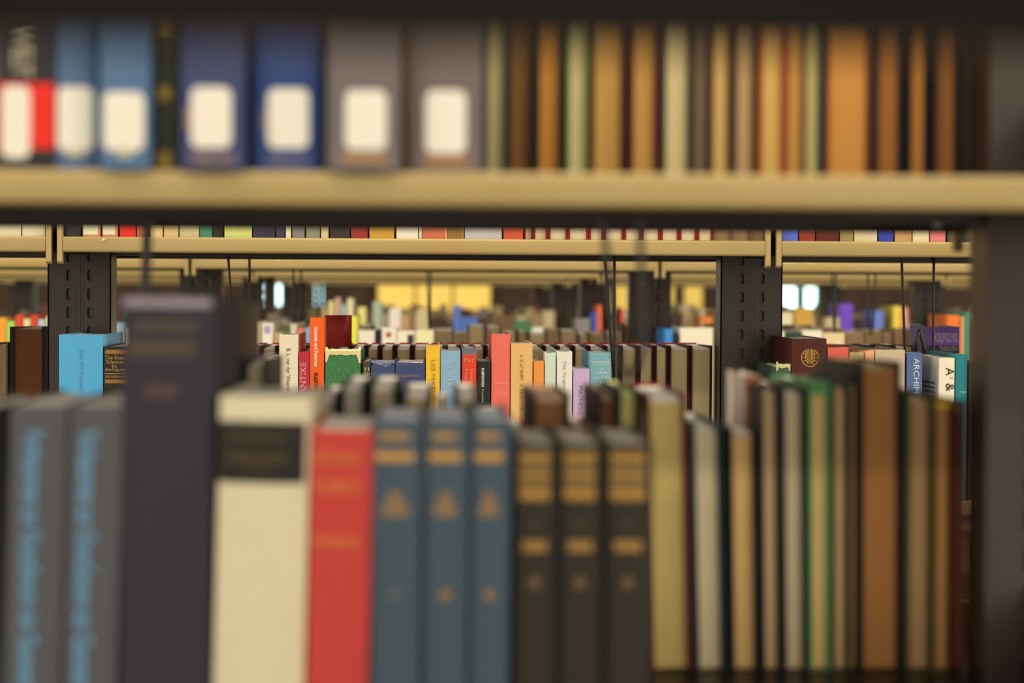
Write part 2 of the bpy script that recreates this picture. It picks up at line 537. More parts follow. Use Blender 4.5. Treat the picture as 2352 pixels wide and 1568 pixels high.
k.text_px('OPERA OMNIA', 522, 1040, 660, 1062, (122, 98, 48), kind='gilt', off=.0007)
k.text_px('TOMUS', 560, 1066, 620, 1082, (104, 84, 44), kind='gilt', off=.0007)
k = r1(702, 846, 980, 'red cloth volume with faint gold lettering beside the cream one', (216, 68, 56), lean=1.0, bulge=.0045, ckind='cloth', kc=.8)
for (y0, y1, s) in ((1035, 1066, 'OEUVRES'), (1100, 1132, 'TOME II'), (1228, 1256, 'PARIS')):
    k.text_px(s, 716, y0, 826, y1, (222, 120, 52), kind='gilt', bold=.03)
BL = (64, 80, 84)
for (a, b, w) in ((852, 968, 'left'), (974, 1076, 'middle'), (1080, 1172, 'right')):
    k = r1(a, b, 957, '%s one of the three faded blue volumes with gold bands and a gold crest' % w, BL, lean=.35, bulge=.004, pages=(170, 170, 165))
    m = (a+b)/2-3; hw = (b-a)/2-14
    k.label_px('gold_band', m-hw*.78, 992, m+hw*.78, 1010, (164, 124, 62), kind='gilt', k=1.2)
    k.label_px('gold_band', m-hw, 1036, m+hw, 1058, (186, 138, 60), kind='gilt', k=1.2)
    # crest: stepped triangle on a base
    for (q0, q1, f_) in ((1126, 1142, .32), (1142, 1160, .5), (1160, 1184, .72)):
        k.label_px('crest', m-hw*f_, q0, m+hw*f_, q1, (140, 110, 72), kind='gilt', k=1.1)
    k.label_px('volume_mark', m-12, 1352, m+14, 1376, (150, 112, 58) if w != 'left' else (100, 100, 84), r=.003, kind='gilt')
DK = (42, 37, 29)
for (a, b, w) in ((1184, 1280, 'left'), (1286, 1384, 'middle'), (1392, 1498, 'right')):
    k = r1(a, b, 1012, '%s one of the three dark brown volumes with gold bands' % w, DK, lean=.2, bulge=.004, pages=(150, 140, 115))
    m = (a+b)/2-4; hw = (b-a)/2-14
    k.label_px('title_field', m-hw, 1036, m+hw, 1150, (112, 86, 46), kind='cloth', k=1.1)
    for (y0, y1) in ((1040, 1056), (1084, 1096), (1122, 1144)):
        k.label_px('gold_band', m-hw, y0, m+hw, y1, (168, 124, 50), kind='gilt', off=.0006, k=1.1)
    k.label_px('gold_bar', m-hw*.78, 1240, m+hw*.78, 1264, (158, 118, 54), kind='gilt', k=1.1)
    k.label_px('volume_mark', m-13, 1322, m+13, 1350, (108, 84, 52), r=.003, kind='gilt', k=1.1)
    k.label_px('volume_mark', m-10, 1196, m+10, 1214, (72, 60, 42), r=.003, kind='gilt', k=1.1)

# ==================================================================== RACK 1, lower shelf, back row (fore-edges towards us)
YB = 1.379
GB = 'books with fore-edges out in the back row of the nearest lower shelf'
CREAMP, TANP, BRP, WHP = (232, 212, 164), (206, 170, 110), (150, 100, 58), (236, 226, 196)
KP1 = 1.25
r1b = [
 (8, 66, 930, 'black', (40, 38, 34), CREAMP, 0), (70, 132, 935, 'brown', (80, 58, 40), TANP, 0), (136, 200, 925, 'grey', (90, 90, 86), CREAMP, 0), (204, 262, 940, 'plum', (40, 38, 34), TANP, 0),
 (494, 553, 692, 'tall dark brown', (66, 44, 30), (112, 82, 54), 0), (560, 612, 812, 'charcoal', (52, 44, 36), (226, 206, 160), 0),
 (616, 664, 898, 'olive', (88, 76, 48), CREAMP, 0), (668, 722, 890, 'black', (38, 36, 32), TANP, 0),
 (727, 776, 884, 'black', (36, 34, 32), WHP, 0), (780, 842, 862, 'dark', (46, 40, 34), WHP, 0), (845, 916, 862, 'black', (36, 32, 28), CREAMP, 0),
 (922, 996, 878, 'coffee', (74, 50, 32), (240, 204, 132), 0), (1000, 1036, 900, 'small black', (38, 32, 26), (226, 186, 96), 0), (1042, 1102, 878, 'black', (34, 30, 26), (236, 214, 160), 0),
 (1106, 1166, 932, 'slate', (72, 78, 84), (176, 172, 140), 0), (1170, 1216, 962, 'red', (196, 60, 40), CREAMP, 0),
 (1218, 1312, 884, 'dark brown', (46, 32, 24), (152, 108, 64), 0), (1316, 1368, 955, 'red topped', (190, 70, 40), CREAMP, 0), (1374, 1418, 880, 'black', (40, 30, 24), (112, 80, 50), 0),
 (1420, 1466, 872, 'dark green', (54, 70, 42), (196, 188, 110), 0), (1470, 1494, 905, 'umber', (96, 72, 48), (180, 150, 100), 0),
 (1497, 1596, 884, 'maroon', (112, 44, 36), (250, 214, 130), 1.6), (1600, 1674, 946, 'dark teal', (36, 58, 56), (214, 196, 156), 1.6), (1682, 1750, 956, 'black', (36, 34, 32), (214, 172, 108), 1.2),
 (1757, 1799, 868, 'charcoal', (48, 46, 42), (196, 168, 122), 1.0), (1804, 1860, 872, 'dark', (44, 44, 40), (190, 176, 140), 1.0),
 (1864, 1914, 862, 'green', (92, 150, 80), (202, 172, 112), .7), (1918, 1954, 862, 'dark green', (44, 74, 46), (190, 156, 108), .6),
 (1957, 1974, 850, 'thin black', (30, 30, 28), TANP, .5), (1978, 2078, 818, 'tall black', (34, 28, 24), (150, 104, 56), .5),
 (2084, 2146, 884, 'olive', (78, 76, 40), (160, 128, 84), .3), (2150, 2184, 898, 'yellow topped', (150, 106, 36), (176, 136, 84), .2), (2187, 2224, 900, 'dark red', (82, 34, 28), (92, 50, 34), .2),
]
prev = 'tall grey volume'
def lean_put(px0, px1, top, Y, zb, lean, **k):
    return put(px0, px1, top, Y, zb, lean=-lean, **k)
for (a, b, top, cn, cc, pc, ln) in r1b:
    lab = uniq('blurred %s book, pages out, behind the front row, right of the %s one' % (cn, prev)) if a < 1495 else \
          uniq('blurred %s book, page edges out, right of the %s one, nearest lower shelf' % (cn, prev))
    k = lean_put(a+1, b-1, top, YB, ZL, 0 if a < 1495 else ln, depth=.05 if a == 1682 else .155, label=lab, cover=cc, pages=pc, face='fore', group=GB, sag=.004,
                 kc=1.0, kp=KP1, board=.0032, headband=(190, 40, 34) if cn == 'maroon' else None)
    if a == 2150: k.label_px('yellow_flap', 2150, 898, 2186, 936, (250, 190, 40), kind='cloth', off=.0004, k=1.4, label='yellow flap over the page edges')
    if a == 1864: k.label_px('green_flap', 1864, 880, 1914, 905, (70, 130, 70), kind='cloth', k=1.3, off=.0004, label='green flap over the page edges')
    prev = cn
# a small pale paperback with an orange spine stands behind, seen over the two short ones
k = put(1711, 1748, 860, 1.437, ZL, label='small pale book with an orange spine, rising behind the short black one', cover=(250, 226, 186), ckind='paper',
        pages=CREAMP, depth=.09, bulge=.0006, kc=1.5, group=GB)
k.label_px('orange_panel', 1709, 862, 1750, 1100, (236, 128, 70), kind='paper', label='orange spine', k=1.5)

# ==================================================================== RACK 1, upper shelf, spines out
G2 = 'books standing spine out on the upper shelf of the nearest rack'
LABC = (244, 232, 192)
def up1(px0, px1, lab, cover, h=.24, over=0., **k):
    a = P(px0, 300, Y1-over); b = P(px1, 300, Y1-over)
    return Book(a.x, b.x, Y1-over, ZU+h, ZU+.0002, label=lab, cover=cover, group=G2, kc=k.pop('kc', .8), **k)
k = up1(-4, 127, 'black book with a red band and white shelf label, leftmost on the upper shelf', (34, 38, 42), ckind='paper', bulge=.001)
k.label_px('red_band', -4, 191, 126, 342, (238, 44, 28), label='bright red band')
k.label_px('shelf_label', 4, 197, 70, 364, LABC, r=.004, off=.0006, label='cream shelf label')
k.text_px('AN', 34, 18, 66, 56, (176, 162, 118), 'cw', bold=.02)
k.text_px('WELT', 30, 72, 74, 174, (196, 182, 136), 'cw', bold=.03)
k = up1(131, 216, 'narrow steel blue book with cream shelf label beside the red banded one', (90, 118, 140))
k.label_px('shelf_label', 132, 200, 216, 346, LABC, r=.0035); k.label_px('gold_foot', 152, 344, 196, 360, (200, 184, 120), r=.003, kind='gilt', off=.0004)
k = up1(228, 344, 'wider steel blue book with cream shelf label, left of the thin dark green one', (92, 124, 148), over=.013)
k.label_px('shelf_label', 238, 212, 332, 346, LABC, r=.0035); k.label_px('gold_foot', 264, 344, 312, 362, (186, 180, 128), r=.003, kind='gilt', off=.0004)
k = up1(350, 412, 'thin dark green book with small gold ornaments', (52, 56, 40))
for (y0, y1) in ((36, 98), (200, 230), (350, 386)): k.label_px('gold_ornament', 362, y0, 392, y1, (150, 116, 40), r=.002, kind='gilt')
k = up1(416, 562, 'dark violet blue volume with cream shelf label, left of the bright blue one', (68, 76, 108), over=.013)
k.label_px('shelf_label', 440, 201, 532, 341, LABC, r=.0035); k.text_px('VERLAG', 436, 352, 540, 378, (150, 122, 96), kind='gilt', bold=.04)
k.label_px('gold_ring', 428, 245, 440, 300, (150, 110, 80), r=.002, kind='gilt')
k = up1(584, 734, 'deep blue volume with cream shelf label, left of the two grey brown ones', (52, 76, 122), over=.004)
k.label_px('shelf_label', 616, 205, 710, 342, LABC, r=.0035); k.text_px('VERLAG', 614, 358, 706, 380, (122, 110, 112), kind='gilt', bold=.04)
k.label_px('gold_ring', 602, 250, 614, 305, (120, 100, 84), r=.002, kind='gilt')
k = up1(752, 920, 'left one of the two wide grey brown volumes with cream shelf labels', (126, 114, 104), over=.013)
k.label_px('shelf_label', 794, 209, 888, 346, LABC, r=.0035); k.text_px('SPRINGFELD', 786, 352, 892, 378, (196, 146, 84), kind='gilt', bold=.04)
k = up1(944, 1108, 'right one of the two wide grey brown volumes with cream shelf labels', (126, 110, 98), over=.004)
k.label_px('shelf_label', 978, 209, 1070, 354, LABC, r=.0035); k.text_px('SPRINGFELD', 976, 358, 1078, 384, (196, 140, 84), kind='gilt', bold=.04)

# ==================================================================== RACK 1, upper shelf, back row
G3 = 'books with page edges out in the back row of the nearest upper shelf'
up = [(1116, 1158, 'pale green', (112, 132, 104), (226, 204, 140)), (1164, 1222, 'dark brown', (60, 44, 28), (140, 100, 50)), (1228, 1292, 'black', (44, 34, 26), (216, 152, 66)),
 (1300, 1350, 'lime green', (120, 142, 50), (240, 222, 168)), (1354, 1436, 'maroon', (92, 30, 26), (214, 172, 88)), (1444, 1512, 'dark red', (92, 28, 26), (218, 168, 86)),
 (1518, 1588, 'charcoal', (66, 58, 44), (244, 220, 160)), (1590, 1626, 'grey brown', (86, 62, 42), (148, 128, 96)), (1630, 1678, 'rust', (110, 60, 32), (244, 204, 122)),
 (1684, 1734, 'olive', (78, 78, 36), (218, 180, 128)), (1739, 1804, 'red', (168, 62, 30), (236, 198, 108)), (1806, 1842, 'orange', (190, 112, 50), (224, 184, 92)),
 (1844, 1884, 'teal', (60, 96, 84), (228, 206, 124)), (1892, 2000, 'thick russet', (112, 54, 30), (224, 160, 76)), (2006, 2072, 'black', (40, 32, 28), (176, 116, 52)),
 (2084, 2130, 'thin black', (38, 28, 28), (202, 140, 62)), (2142, 2200, 'dark purple', (50, 32, 34), (168, 112, 52)), (2206, 2243, 'dark grey', (46, 42, 32), (78, 66, 44))]
prev = 'grey brown'
for (a, b, cn, cc, pc) in up:
    p = P(a, 400, YB); q = P(b, 400, YB)
    Book(p.x+.0004, q.x-.0004, YB, ZU+.19+.04*random.random(), ZU, face='fore', cover=cc, pages=pc, group=G3, board=.003, kc=1.0, kp=.9,
         label=uniq('%s bound book, page edges out, right of the %s one, nearest upper shelf' % (cn, prev)))
    prev = cn

G3b = 'books behind the front row of the nearest upper shelf'
fill = [(-30, 70, 'brown'), (75, 150, 'black'), (155, 240, 'green'), (245, 330, 'grey'), (335, 430, 'maroon'), (435, 520, 'navy'), (525, 610, 'olive'), (615, 700, 'dark brown'), (705, 780, 'rust'), (785, 870, 'slate'), (875, 990, 'umber'), (995, 1110, 'charcoal')]
FC = {'brown': (80, 58, 40), 'black': (38, 36, 34), 'green': (50, 70, 48), 'grey': (90, 88, 80), 'maroon': (84, 34, 32), 'navy': (46, 50, 74), 'olive': (84, 78, 48), 'dark brown': (58, 44, 34), 'rust': (120, 66, 40), 'slate': (70, 76, 80), 'umber': (74, 56, 40), 'charcoal': (48, 46, 44)}
for (a, b, cn) in fill:
    p = P(a, 300, 1.43); q = P(b, 300, 1.43)
    Book(p.x+.0005, q.x-.0005, 1.378, ZU+.22, ZU, face='fore', cover=FC[cn], pages=(120, 96, 62), group=G3b, depth=.15,
         label=uniq('%s book hidden behind the labelled volumes on the nearest upper shelf' % cn))
# unseen books added to block light, on the rack the camera looks through
G0 = 'unseen books added beside the camera to block light'
for i, (xa, w, cn) in enumerate(((-.175, .04, 'brown'), (-.22, .042, 'maroon'), (-.27, .046, 'grey'), (.175, .04, 'green'), (.22, .042, 'navy'), (.27, .046, 'black'))):
    for d_, nm in ((.045, 'near side'), (.255, 'far side')):
        Book(xa-w/2, xa+w/2, d_, ZL+.235, ZL, face='spine' if d_ < .1 else 'fore', cover=FC[cn], group=G0,
             label=uniq('%s unseen book added to block light, %s of the rack around the camera' % (cn, nm)))
# ==================================================================== RACK 2, lower shelf, spines out (in focus)
Y2 = FR[2]+.012; Z2 = ZL+DZ2
G4 = 'sharp books on the second rack, spines towards us'
K2 = 1.0
def r2(px0, px1, top, lab, cover, **k):
    k.setdefault('kc', K2)
    return put(px0, px1, top, Y2+k.pop('dy', 0), Z2, label=lab, cover=cover, group=G4, **k)
k = r2(135, 237, 766, 'light blue jacketed book by the left upright, grey title down its spine', (84, 172, 206), ckind='paper', bulge=.001, depth=.16)
k.text_px('DE PYTHAGORE', 183, 803, 191, 935, (84, 132, 160), 'cw')
k = r2(238, 300, 793, 'black book lettered in gold, right of the light blue one', (40, 34, 28), bulge=.001)
GI = (196, 150, 74)
k.label_px('gold_band', 242, 803, 296, 813, (150, 108, 48), kind='gilt')
for s, y, x0, x1 in (('The Exact', 816, 241, 290), ('Sciences', 826, 244, 286), ('in', 836, 258, 268), ('Antiquity', 845, 241, 290)):
    k.text_px(s, x0, y, x1, y+9, GI, kind='gilt')
k.label_px('gold_line', 241, 857, 296, 858.4, GI, kind='gilt')
k.text_px('NEUGEBAUER', 242, 862, 292, 867, GI, kind='gilt')
k.label_px('gold_band', 241, 871, 296, 880, (150, 108, 48), kind='gilt')
r2(305, 352, 812, 'brown cloth book just behind the tall grey volume', (108, 74, 48)); r2(356, 404, 800, 'dark red cloth book behind the tall grey volume', (110, 34, 30))
r2(408, 452, 820, 'olive cloth book behind the tall grey volume', (96, 96, 60)); r2(456, 500, 806, 'grey cloth book behind the tall grey volume', (110, 104, 96))
r2(504, 552, 822, 'tan cloth book half hidden by the tall dark brown one', (150, 118, 76)); r2(556, 601, 826, 'dark green cloth book half hidden by the blurred charcoal one', (48, 66, 44))
k = r2(604, 640, 817, 'slate blue book numbered 17, left of the cream one', (82, 92, 110), ckind='paper', bulge=.001)
k.label_px('number_panel', 607, 837, 637, 862, (60, 66, 82), r=.003); k.text_px('17', 614, 844, 621, 850, (196, 190, 170), off=.0006); k.label_px('rule', 612, 852.6, 626, 853.6, (180, 176, 160), off=.0006)
k = r2(641, 685, 766, 'tall cream book with brown author name down its spine, left of the crimson one', (240, 222, 172), bulge=.0008, ckind='cloth')
k.text_px('B. L. van der Waerden', 658, 800, 667, 905, (86, 66, 44), 'cw', bold=.005)
k = r2(686, 711, 806, 'short crimson book lettered upwards in pink, left of the orange one', (184, 44, 58), bulge=.002, ckind='cloth')
k.text_px('ANTIKE', 690, 832, 703, 905, (226, 160, 156), 'ccw', bold=.01)
k = r2(712, 745, 727, 'tall orange book with white author names, its red cover standing open', (255, 100, 28), ckind='paper', bulge=.0005, depth=.16)
k.text_px('Gutstein and Peterson', 722, 750, 731, 842, (252, 226, 190), 'cw', bold=.03)
k.text_px('REPRES', 721, 856, 730, 908, (70, 36, 30), 'cw', bold=.03)
# open red flap of the orange book
def flap(bk, px0, px1, top, bot, rgb, Yn, Yf_, name='open_cover'):
    xa, za = bk.loc(px0, top); zb_ = bk.loc(px0, bot)[1]
    a = P(px0, top, Yn); b = P(px1, top+2, Yf_)
    mb = MB(); n = 8
    for i in range(n+1):
        t = i/n; x = a.x+(b.x-a.x)*t; y = Yn+(Yf_-Yn)*(t**.6); z = a.z-.0004*t
        zl = P(px0, bot, Yn).z-bk.zb
        mb.v += [(x-bk.xc, y-bk.yf, zl), (x-bk.xc, y-bk.yf, z-bk.zb), (x-bk.xc, y-bk.yf+.0022, z-bk.zb), (x-bk.xc, y-bk.yf+.0022, zl)]
    for i in range(n):
        for q in range(4):
            w = (q+1) % 4; mb.f.append((4*i+q, 4*i+w, 4*i+4+w, 4*i+4+q))
    mb.f += [(0, 1, 2, 3), (4*n+3, 4*n+2, 4*n+1, 4*n)]
    o = mb.build(name, mat('cloth', rgb), bk.root, smooth=True); o['label'] = 'dark red open cover'
flap(k, 746, 808, 724, 801, (150, 20, 20), Y2+.035, Y2+.155)
k = r2(747, 829, 806, 'thick worn green cloth book with a frayed cream top edge', (60, 112, 62), ckind='worn_cloth', bulge=.002, worn=.002, depth=.15, pages=(214, 180, 110))
# frayed top edge of the spine: torn liner
mb = MB(); rr = random.Random(3)
n = 26; xs = [-k.t/2+k.t*i/n for i in range(n+1)]
for i, x in enumerate(xs):
    e = min(i, n-i); up_ = .004+.002*rr.random()+(.006 if e < 2 else 0); lo_ = -.0042-.0012*rr.random()-(.005 if e < 3 else 0)-(.005 if e < 2 else 0)
    y = k.sy(x)-.0005
    mb.v += [(x, y, k.H+lo_), (x, y-.0004, k.H+.0005), (x, y+.004, k.H+up_*.5)]
for i in range(n):
    a = 3*i; mb.f += [(a, a+3, a+4, a+1), (a+1, a+4, a+5, a+2)]
o = mb.build('frayed_edge', mat('paper', (232, 208, 140)), k.root); o['label'] = 'torn cream lining at the spine head'
k = r2(833, 851, 827, 'thin dark olive book between the worn green and the worn blue book', (72, 62, 44), bulge=.001); k.text_px('II', 838, 843, 848, 852, (196, 176, 120), 'h', kind='gilt'); k.text_px('TH', 836, 854, 849, 862, (196, 176, 120), 'h', kind='gilt')
k = r2(852, 907, 830, 'navy book with a torn spine head, left of its whole navy neighbour', (62, 74, 104), bulge=.002, worn=.006, ckind='cloth')
mb = MB(); rr = random.Random(9); n = 18
for i in range(n+1):
    x = -k.t/2+k.t*i/n; y = k.sy(x)-.0006
    dd = -.0055*max(0, 1-abs((i-n*.62)/5.0))
    mb.v += [(x, y, k.H-.0015-.001*rr.random()+dd), (x, y+.0015, k.H+.0008+.002*rr.random()+dd*.6)]
for i in range(n): mb.f.append((2*i, 2*i+2, 2*i+3, 2*i+1))
mb.build('torn_edge', mat('paper', (104, 108, 126)), k.root)
k = r2(908, 977, 829, 'navy cloth book with a thin gold rule, left of the yellow one', (60, 70, 104), bulge=.002, worn=.0015)
k.label_px('gold_rule', 909, 837, 976, 838.2, (170, 130, 90), kind='gilt'); k.text_px('GEOMETRIE', 922, 860, 962, 866, (190, 140, 90), kind='gilt')
k = r2(978, 1011, 791, 'bright yellow book with grey title down its spine', (250, 190, 44), bulge=.0005, ckind='paper')
k.text_px('LES MATHEMATIQUES', 989, 826, 999, 1010, (168, 128, 62), 'cw')
k = r2(1012, 1058, 804, 'pale blue jacketed book with outlined grey title', (140, 174, 186), bulge=.001, ckind='paper')
k.text_px('KEPLER', 1028, 826, 1041, 886, (176, 190, 182), 'ccw', bold=.01)
k = r2(1061, 1095, 797, 'grey book with a red title panel, left of the short black one', (112, 108, 112), bulge=.001, ckind='cloth')
k.label_px('title_panel', 1060, 814, 1096, 912, (228, 60, 34), label='red title panel', kind='cloth')
for y in (814.5, 838): k.label_px('gold_rule', 1061, y, 1095, y+1, (232, 150, 90), kind='gilt', off=.0006)
k.text_px('MAY', 1067, 822, 1089, 832, (234, 170, 110), kind='gilt', off=.0007)
k.text_px('Numbers', 1080, 848, 1087, 885, (234, 170, 110), 'cw', kind='gilt', off=.0007); k.text_px('Magic', 1067, 848, 1074, 880, (234, 170, 110), 'cw', kind='gilt', off=.0007)
k = r2(1096, 1127, 827, 'short black book with white lettering, left of the salmon one', (40, 40, 36), bulge=.0005, ckind='paper')
k.text_px('RABINOVICH', 1106, 845, 1112, 888, (232, 224, 196), 'cw', bold=.03); k.text_px('Probability', 1105, 893, 1111, 925, (190, 184, 160), 'cw')
k = r2(1129, 1172, 765, 'tall salmon cloth book with small pale lettering', (246, 108, 84), bulge=.0012, ckind='cloth')
k.text_px('CALCULUS', 1136, 877, 1164, 882, (250, 180, 150)); k.text_px('OF', 1146, 892, 1152, 894, (250, 180, 150)); k.text_px('VARIATIONS', 1138, 899, 1162, 901.5, (250, 180, 150)); k.text_px('AND ITS USES', 1138, 904, 1162, 906.5, (250, 180, 150))
k = r2(1173, 1224, 786, 'tall tan book with brown Hebrew lettering down its spine', (230, 180, 104), bulge=.0008, ckind='paper')
k.text_px('ג ב ערפתי  /  מונחימתמטיקה', 1191, 814, 1202, 985, (128, 92, 44), 'cw')
k = r2(1225, 1250, 827, 'short orange book squeezed between the tan and the mint one', (248, 146, 60), bulge=.0006, ckind='paper')
k = r2(1251, 1277, 808, 'narrow mint green book left of the white one', (206, 218, 180), bulge=.0012, ckind='cloth')
k = r2(1279, 1315, 805, 'white book with grey title down its spine, left of the lilac one', (244, 236, 208), bulge=.0008, ckind='paper')
k.text_px('The Tangled', 1291, 828, 1300, 895, (160, 146, 128), 'cw')
k = r2(1316, 1355, 845, 'short lilac book with grey title down its spine', (202, 168, 186), bulge=.0006, ckind='paper')
k.text_px('MATHESIS', 1328, 886, 1338, 950, (134, 106, 122), 'cw')
k = r2(1356, 1404, 808, 'pale teal cloth book with cream lettering, right of the lilac one', (120, 168, 164), bulge=.0015, ckind='cloth')
TL = (226, 222, 184)
for s, x0, x1, y0, y1 in (('HAMILTONS', 1361, 1402, 829, 835), ('ON', 1377, 1386, 846, 850), ('PARIS', 1370, 1394, 853, 859), ('LECTURES', 1367, 1399, 865, 869), ('II', 1377, 1387, 877, 881)):
    k.text_px(s, x0, y0, x1, y1, TL)
k.label_px('rule', 1362, 837, 1402, 838, TL)
# right bay
k = r2(1782, 1816, 838, 'worn dark green book with a torn pale head, beside the right upright', (58, 82, 58), ckind='worn_cloth', bulge=.002, worn=.003, depth=.16)
mb = MB(); rr = random.Random(5); n = 12
for i in range(n+1):
    x = -k.t/2+k.t*i/n; y = k.sy(x)-.0006; e = min(i, n-i)
    mb.v += [(x, y, k.H-.0025-.002*rr.random()-(.004 if e < 2 else 0)), (x, y+.001, k.H+.001+(.004 if e < 2 else .001)*rr.random())]
for i in range(n): mb.f.append((2*i, 2*i+2, 2*i+3, 2*i+1))
mb.build('frayed_edge', mat('paper', (190, 180, 120)), k.root)
k = r2(1818, 1899, 775, 'thick maroon book with a round gold emblem of a candelabrum', (72, 25, 18), ckind='paper', bulge=.0004, depth=.16, pages=(200, 180, 130))
def emblem(bk, px, py, rpx):
    x0, z0 = bk.loc(px, py); r = rpx*bk.yf/F; r2_ = r*1.06
    mb = MB(); y = -.0009; w = r*.035
    def seg(pts, w):
        for (ax, az), (cx, cz) in zip(pts, pts[1:]):
            dx, dz = cx-ax, cz-az; L = math.hypot(dx, dz) or 1e-9; nx, nz = -dz/L*w, dx/L*w
            n = len(mb.v)
            mb.v += [(x0+ax+nx, y, z0+az+nz), (x0+ax-nx, y, z0+az-nz), (x0+cx-nx, y, z0+cz-nz), (x0+cx+nx, y, z0+cz+nz)]
            mb.f.append((n, n+1, n+2, n+3))
    N = 40; a0 = math.radians(120)                     # ring, open at the top where the arms reach it
    seg([(r*math.cos(a0+math.radians(300)*i/N), r2_*math.sin(a0+math.radians(300)*i/N)) for i in range(N+1)], w*1.2)
    top = r2_*.98
    seg([(0, top), (0, -r*.86)], w)
    for i in (1, 2, 3):
        q = r*.165*i; c = -r*.10
        for s_ in (-1, 1):
            tz = math.sqrt(max(0, 1-(q/r)**2))*r2_
            pts = [(s_*q, tz), (s_*q, c)]+[(s_*q*math.cos(t*math.pi/16), c-q*1.05*math.sin(t*math.pi/16)) for t in range(1, 9)]
            seg(pts, w if i < 3 else w*1.3)
    for s_ in (-1, 1):
        for (ang, r0) in ((32, .62), (4, .56), (-30, .58)):
            c, s2 = math.cos(math.radians(ang)), math.sin(math.radians(ang))
            seg([(s_*r*r0*c, r2_*r0*s2), (s_*r*.97*c, r2_*.97*s2)], w)
        seg([(s_*r*(.05+.4*t/6), -r*.62-r*.14*(t/6)**2) for t in range(7)], w)
    mb.build('emblem', mat('gilt', (206, 160, 64)), bk.root)['label'] = 'round gold emblem'
emblem(k, 1860, 821, 19.5)
for (a, b, top, cn, cc, pc) in ((1901, 1949, 795, 'pinkish red', (216, 92, 72), CREAMP), (1951, 1985, 806, 'dull tan', (178, 152, 96), TANP), (1987, 2008, 802, 'peach', (240, 170, 110), CREAMP), (2010, 2079, 800, 'greyish cream', (200, 176, 136), TANP)):
    r2(a, b, top, uniq('%s cloth book right of the maroon one, only its top showing' % cn), cc, pages=(110, 70, 44), bulge=.001, worn=.001, depth=.16)
k = r2(2083, 2119, 808, 'mid blue book with white serif title, right bay of the second rack', (84, 104, 134), bulge=.0012, ckind='cloth')
k.text_px('ARCHIMEDES', 2098, 822, 2110, 952, (226, 222, 206), 'cw')
k = r2(2157, 2193, 820, 'cream book with a large black A and ampersand on its spine', (240, 226, 182), bulge=.0004, ckind='paper', depth=.16, pages=(240, 226, 182))
k.text_px('A', 2172, 844, 2191, 862, (40, 34, 28), 'cw', bold=.0); k.text_px('3', 2181, 865, 2188, 869, (70, 62, 50), 'cw'); k.text_px('&', 2172, 880, 2191, 898, (40, 34, 28), 'cw')
mb = MB()
for i, L in enumerate((.075, .09, .07, .085, .06, .03)):
    z = k.H-.035-.006*i; mb.v += [(0, 0, 0)]*0
    n = len(mb.v); xx = -k.t/2-.0005
    mb.v += [(xx, .02, z), (xx, .02+L, z), (xx, .02+L, z+.002), (xx, .02, z+.002)]; mb.f.append((n, n+1, n+2, n+3))
mb.build('side_text', mat('ink', (110, 100, 84)), k.root)
k = r2(2195, 2222, 812, 'teal jacketed book at the right end, right of the cream one with the large A', (24, 124, 118), bulge=.0004, ckind='paper', depth=.16)
k.text_px('TYPE', 2203, 898, 2219, 903, (190, 200, 160))
r2(2226, 2262, 830, 'dark grey book hidden past the teal one, behind the blurred upright', (60, 58, 54))
# left bay: worn book with page edges out
YB2 = 2.758
k = put(22, 106, 747, YB2, Z2, label='thick black book with brown page edges out, left of the left upright', cover=(34, 30, 28), pages=(124, 76, 42), face='fore', group=G4, board=.0058, sag=.001, kc=1.0)
k = put(-14, 19, 782, YB2, Z2, label='olive book with page edges out at the left edge, beside the thick black one', cover=(90, 80, 44), pages=(170, 150, 100), face='fore', group=G4)

# matching set behind, page edges out
G5 = 'matching maroon volumes with red tops, page edges out, on the second rack'
cuts = [566, 599, 637, 668, 702, 738, 772, 806, 841, 873, 907, 947, 984, 1023, 1056, 1085, 1115, 1148, 1180, 1214, 1249, 1280, 1316, 1351, 1390, 1425, 1466, 1503, 1536, 1585, 1637]
for a, b in zip(cuts, cuts[1:]):
    put(a+.6, b-.6, 788.5, YB2, Z2, label='maroon volume with red top, pages out, in the matching set behind the sharp books',
        cover=(64, 16, 24), pages=(236, 206, 152), face='fore', group=G5, board=.0030, sag=.0034, headband=(206, 34, 36), kp=1.0)
k = put(2128, 2204, 748, 2.79, Z2, label='thick purple book with a title across it, behind the cream one at right', cover=(98, 62, 128), ckind='paper', bulge=.0002, depth=.1, group=G4, pages=(150, 120, 130))
k.text_px('PROBLEM-SOLVING', 2144, 764, 2199, 785, (190, 160, 170)); k.label_px('lower_panel', 2129, 793, 2204, 830, (52, 40, 52)); k.text_px('THROUGH', 2158, 795, 2197, 806, (160, 140, 150), off=.0006)
for (a, b, top, cn, cc) in ((1915, 1958, 768, 'brown', (84, 54, 36)), (1962, 2004, 790, 'dark grey', (60, 56, 50)), (2006, 2050, 784, 'black', (36, 34, 32)), (2053, 2100, 780, 'dark olive', (64, 58, 38))):
    put(a, b, max(top, 788), YB2, Z2, label=uniq('%s bound book, pages out, back row behind the blue one, second rack' % cn), cover=cc, pages=(190, 160, 110), face='fore', group=G5+' right bay')

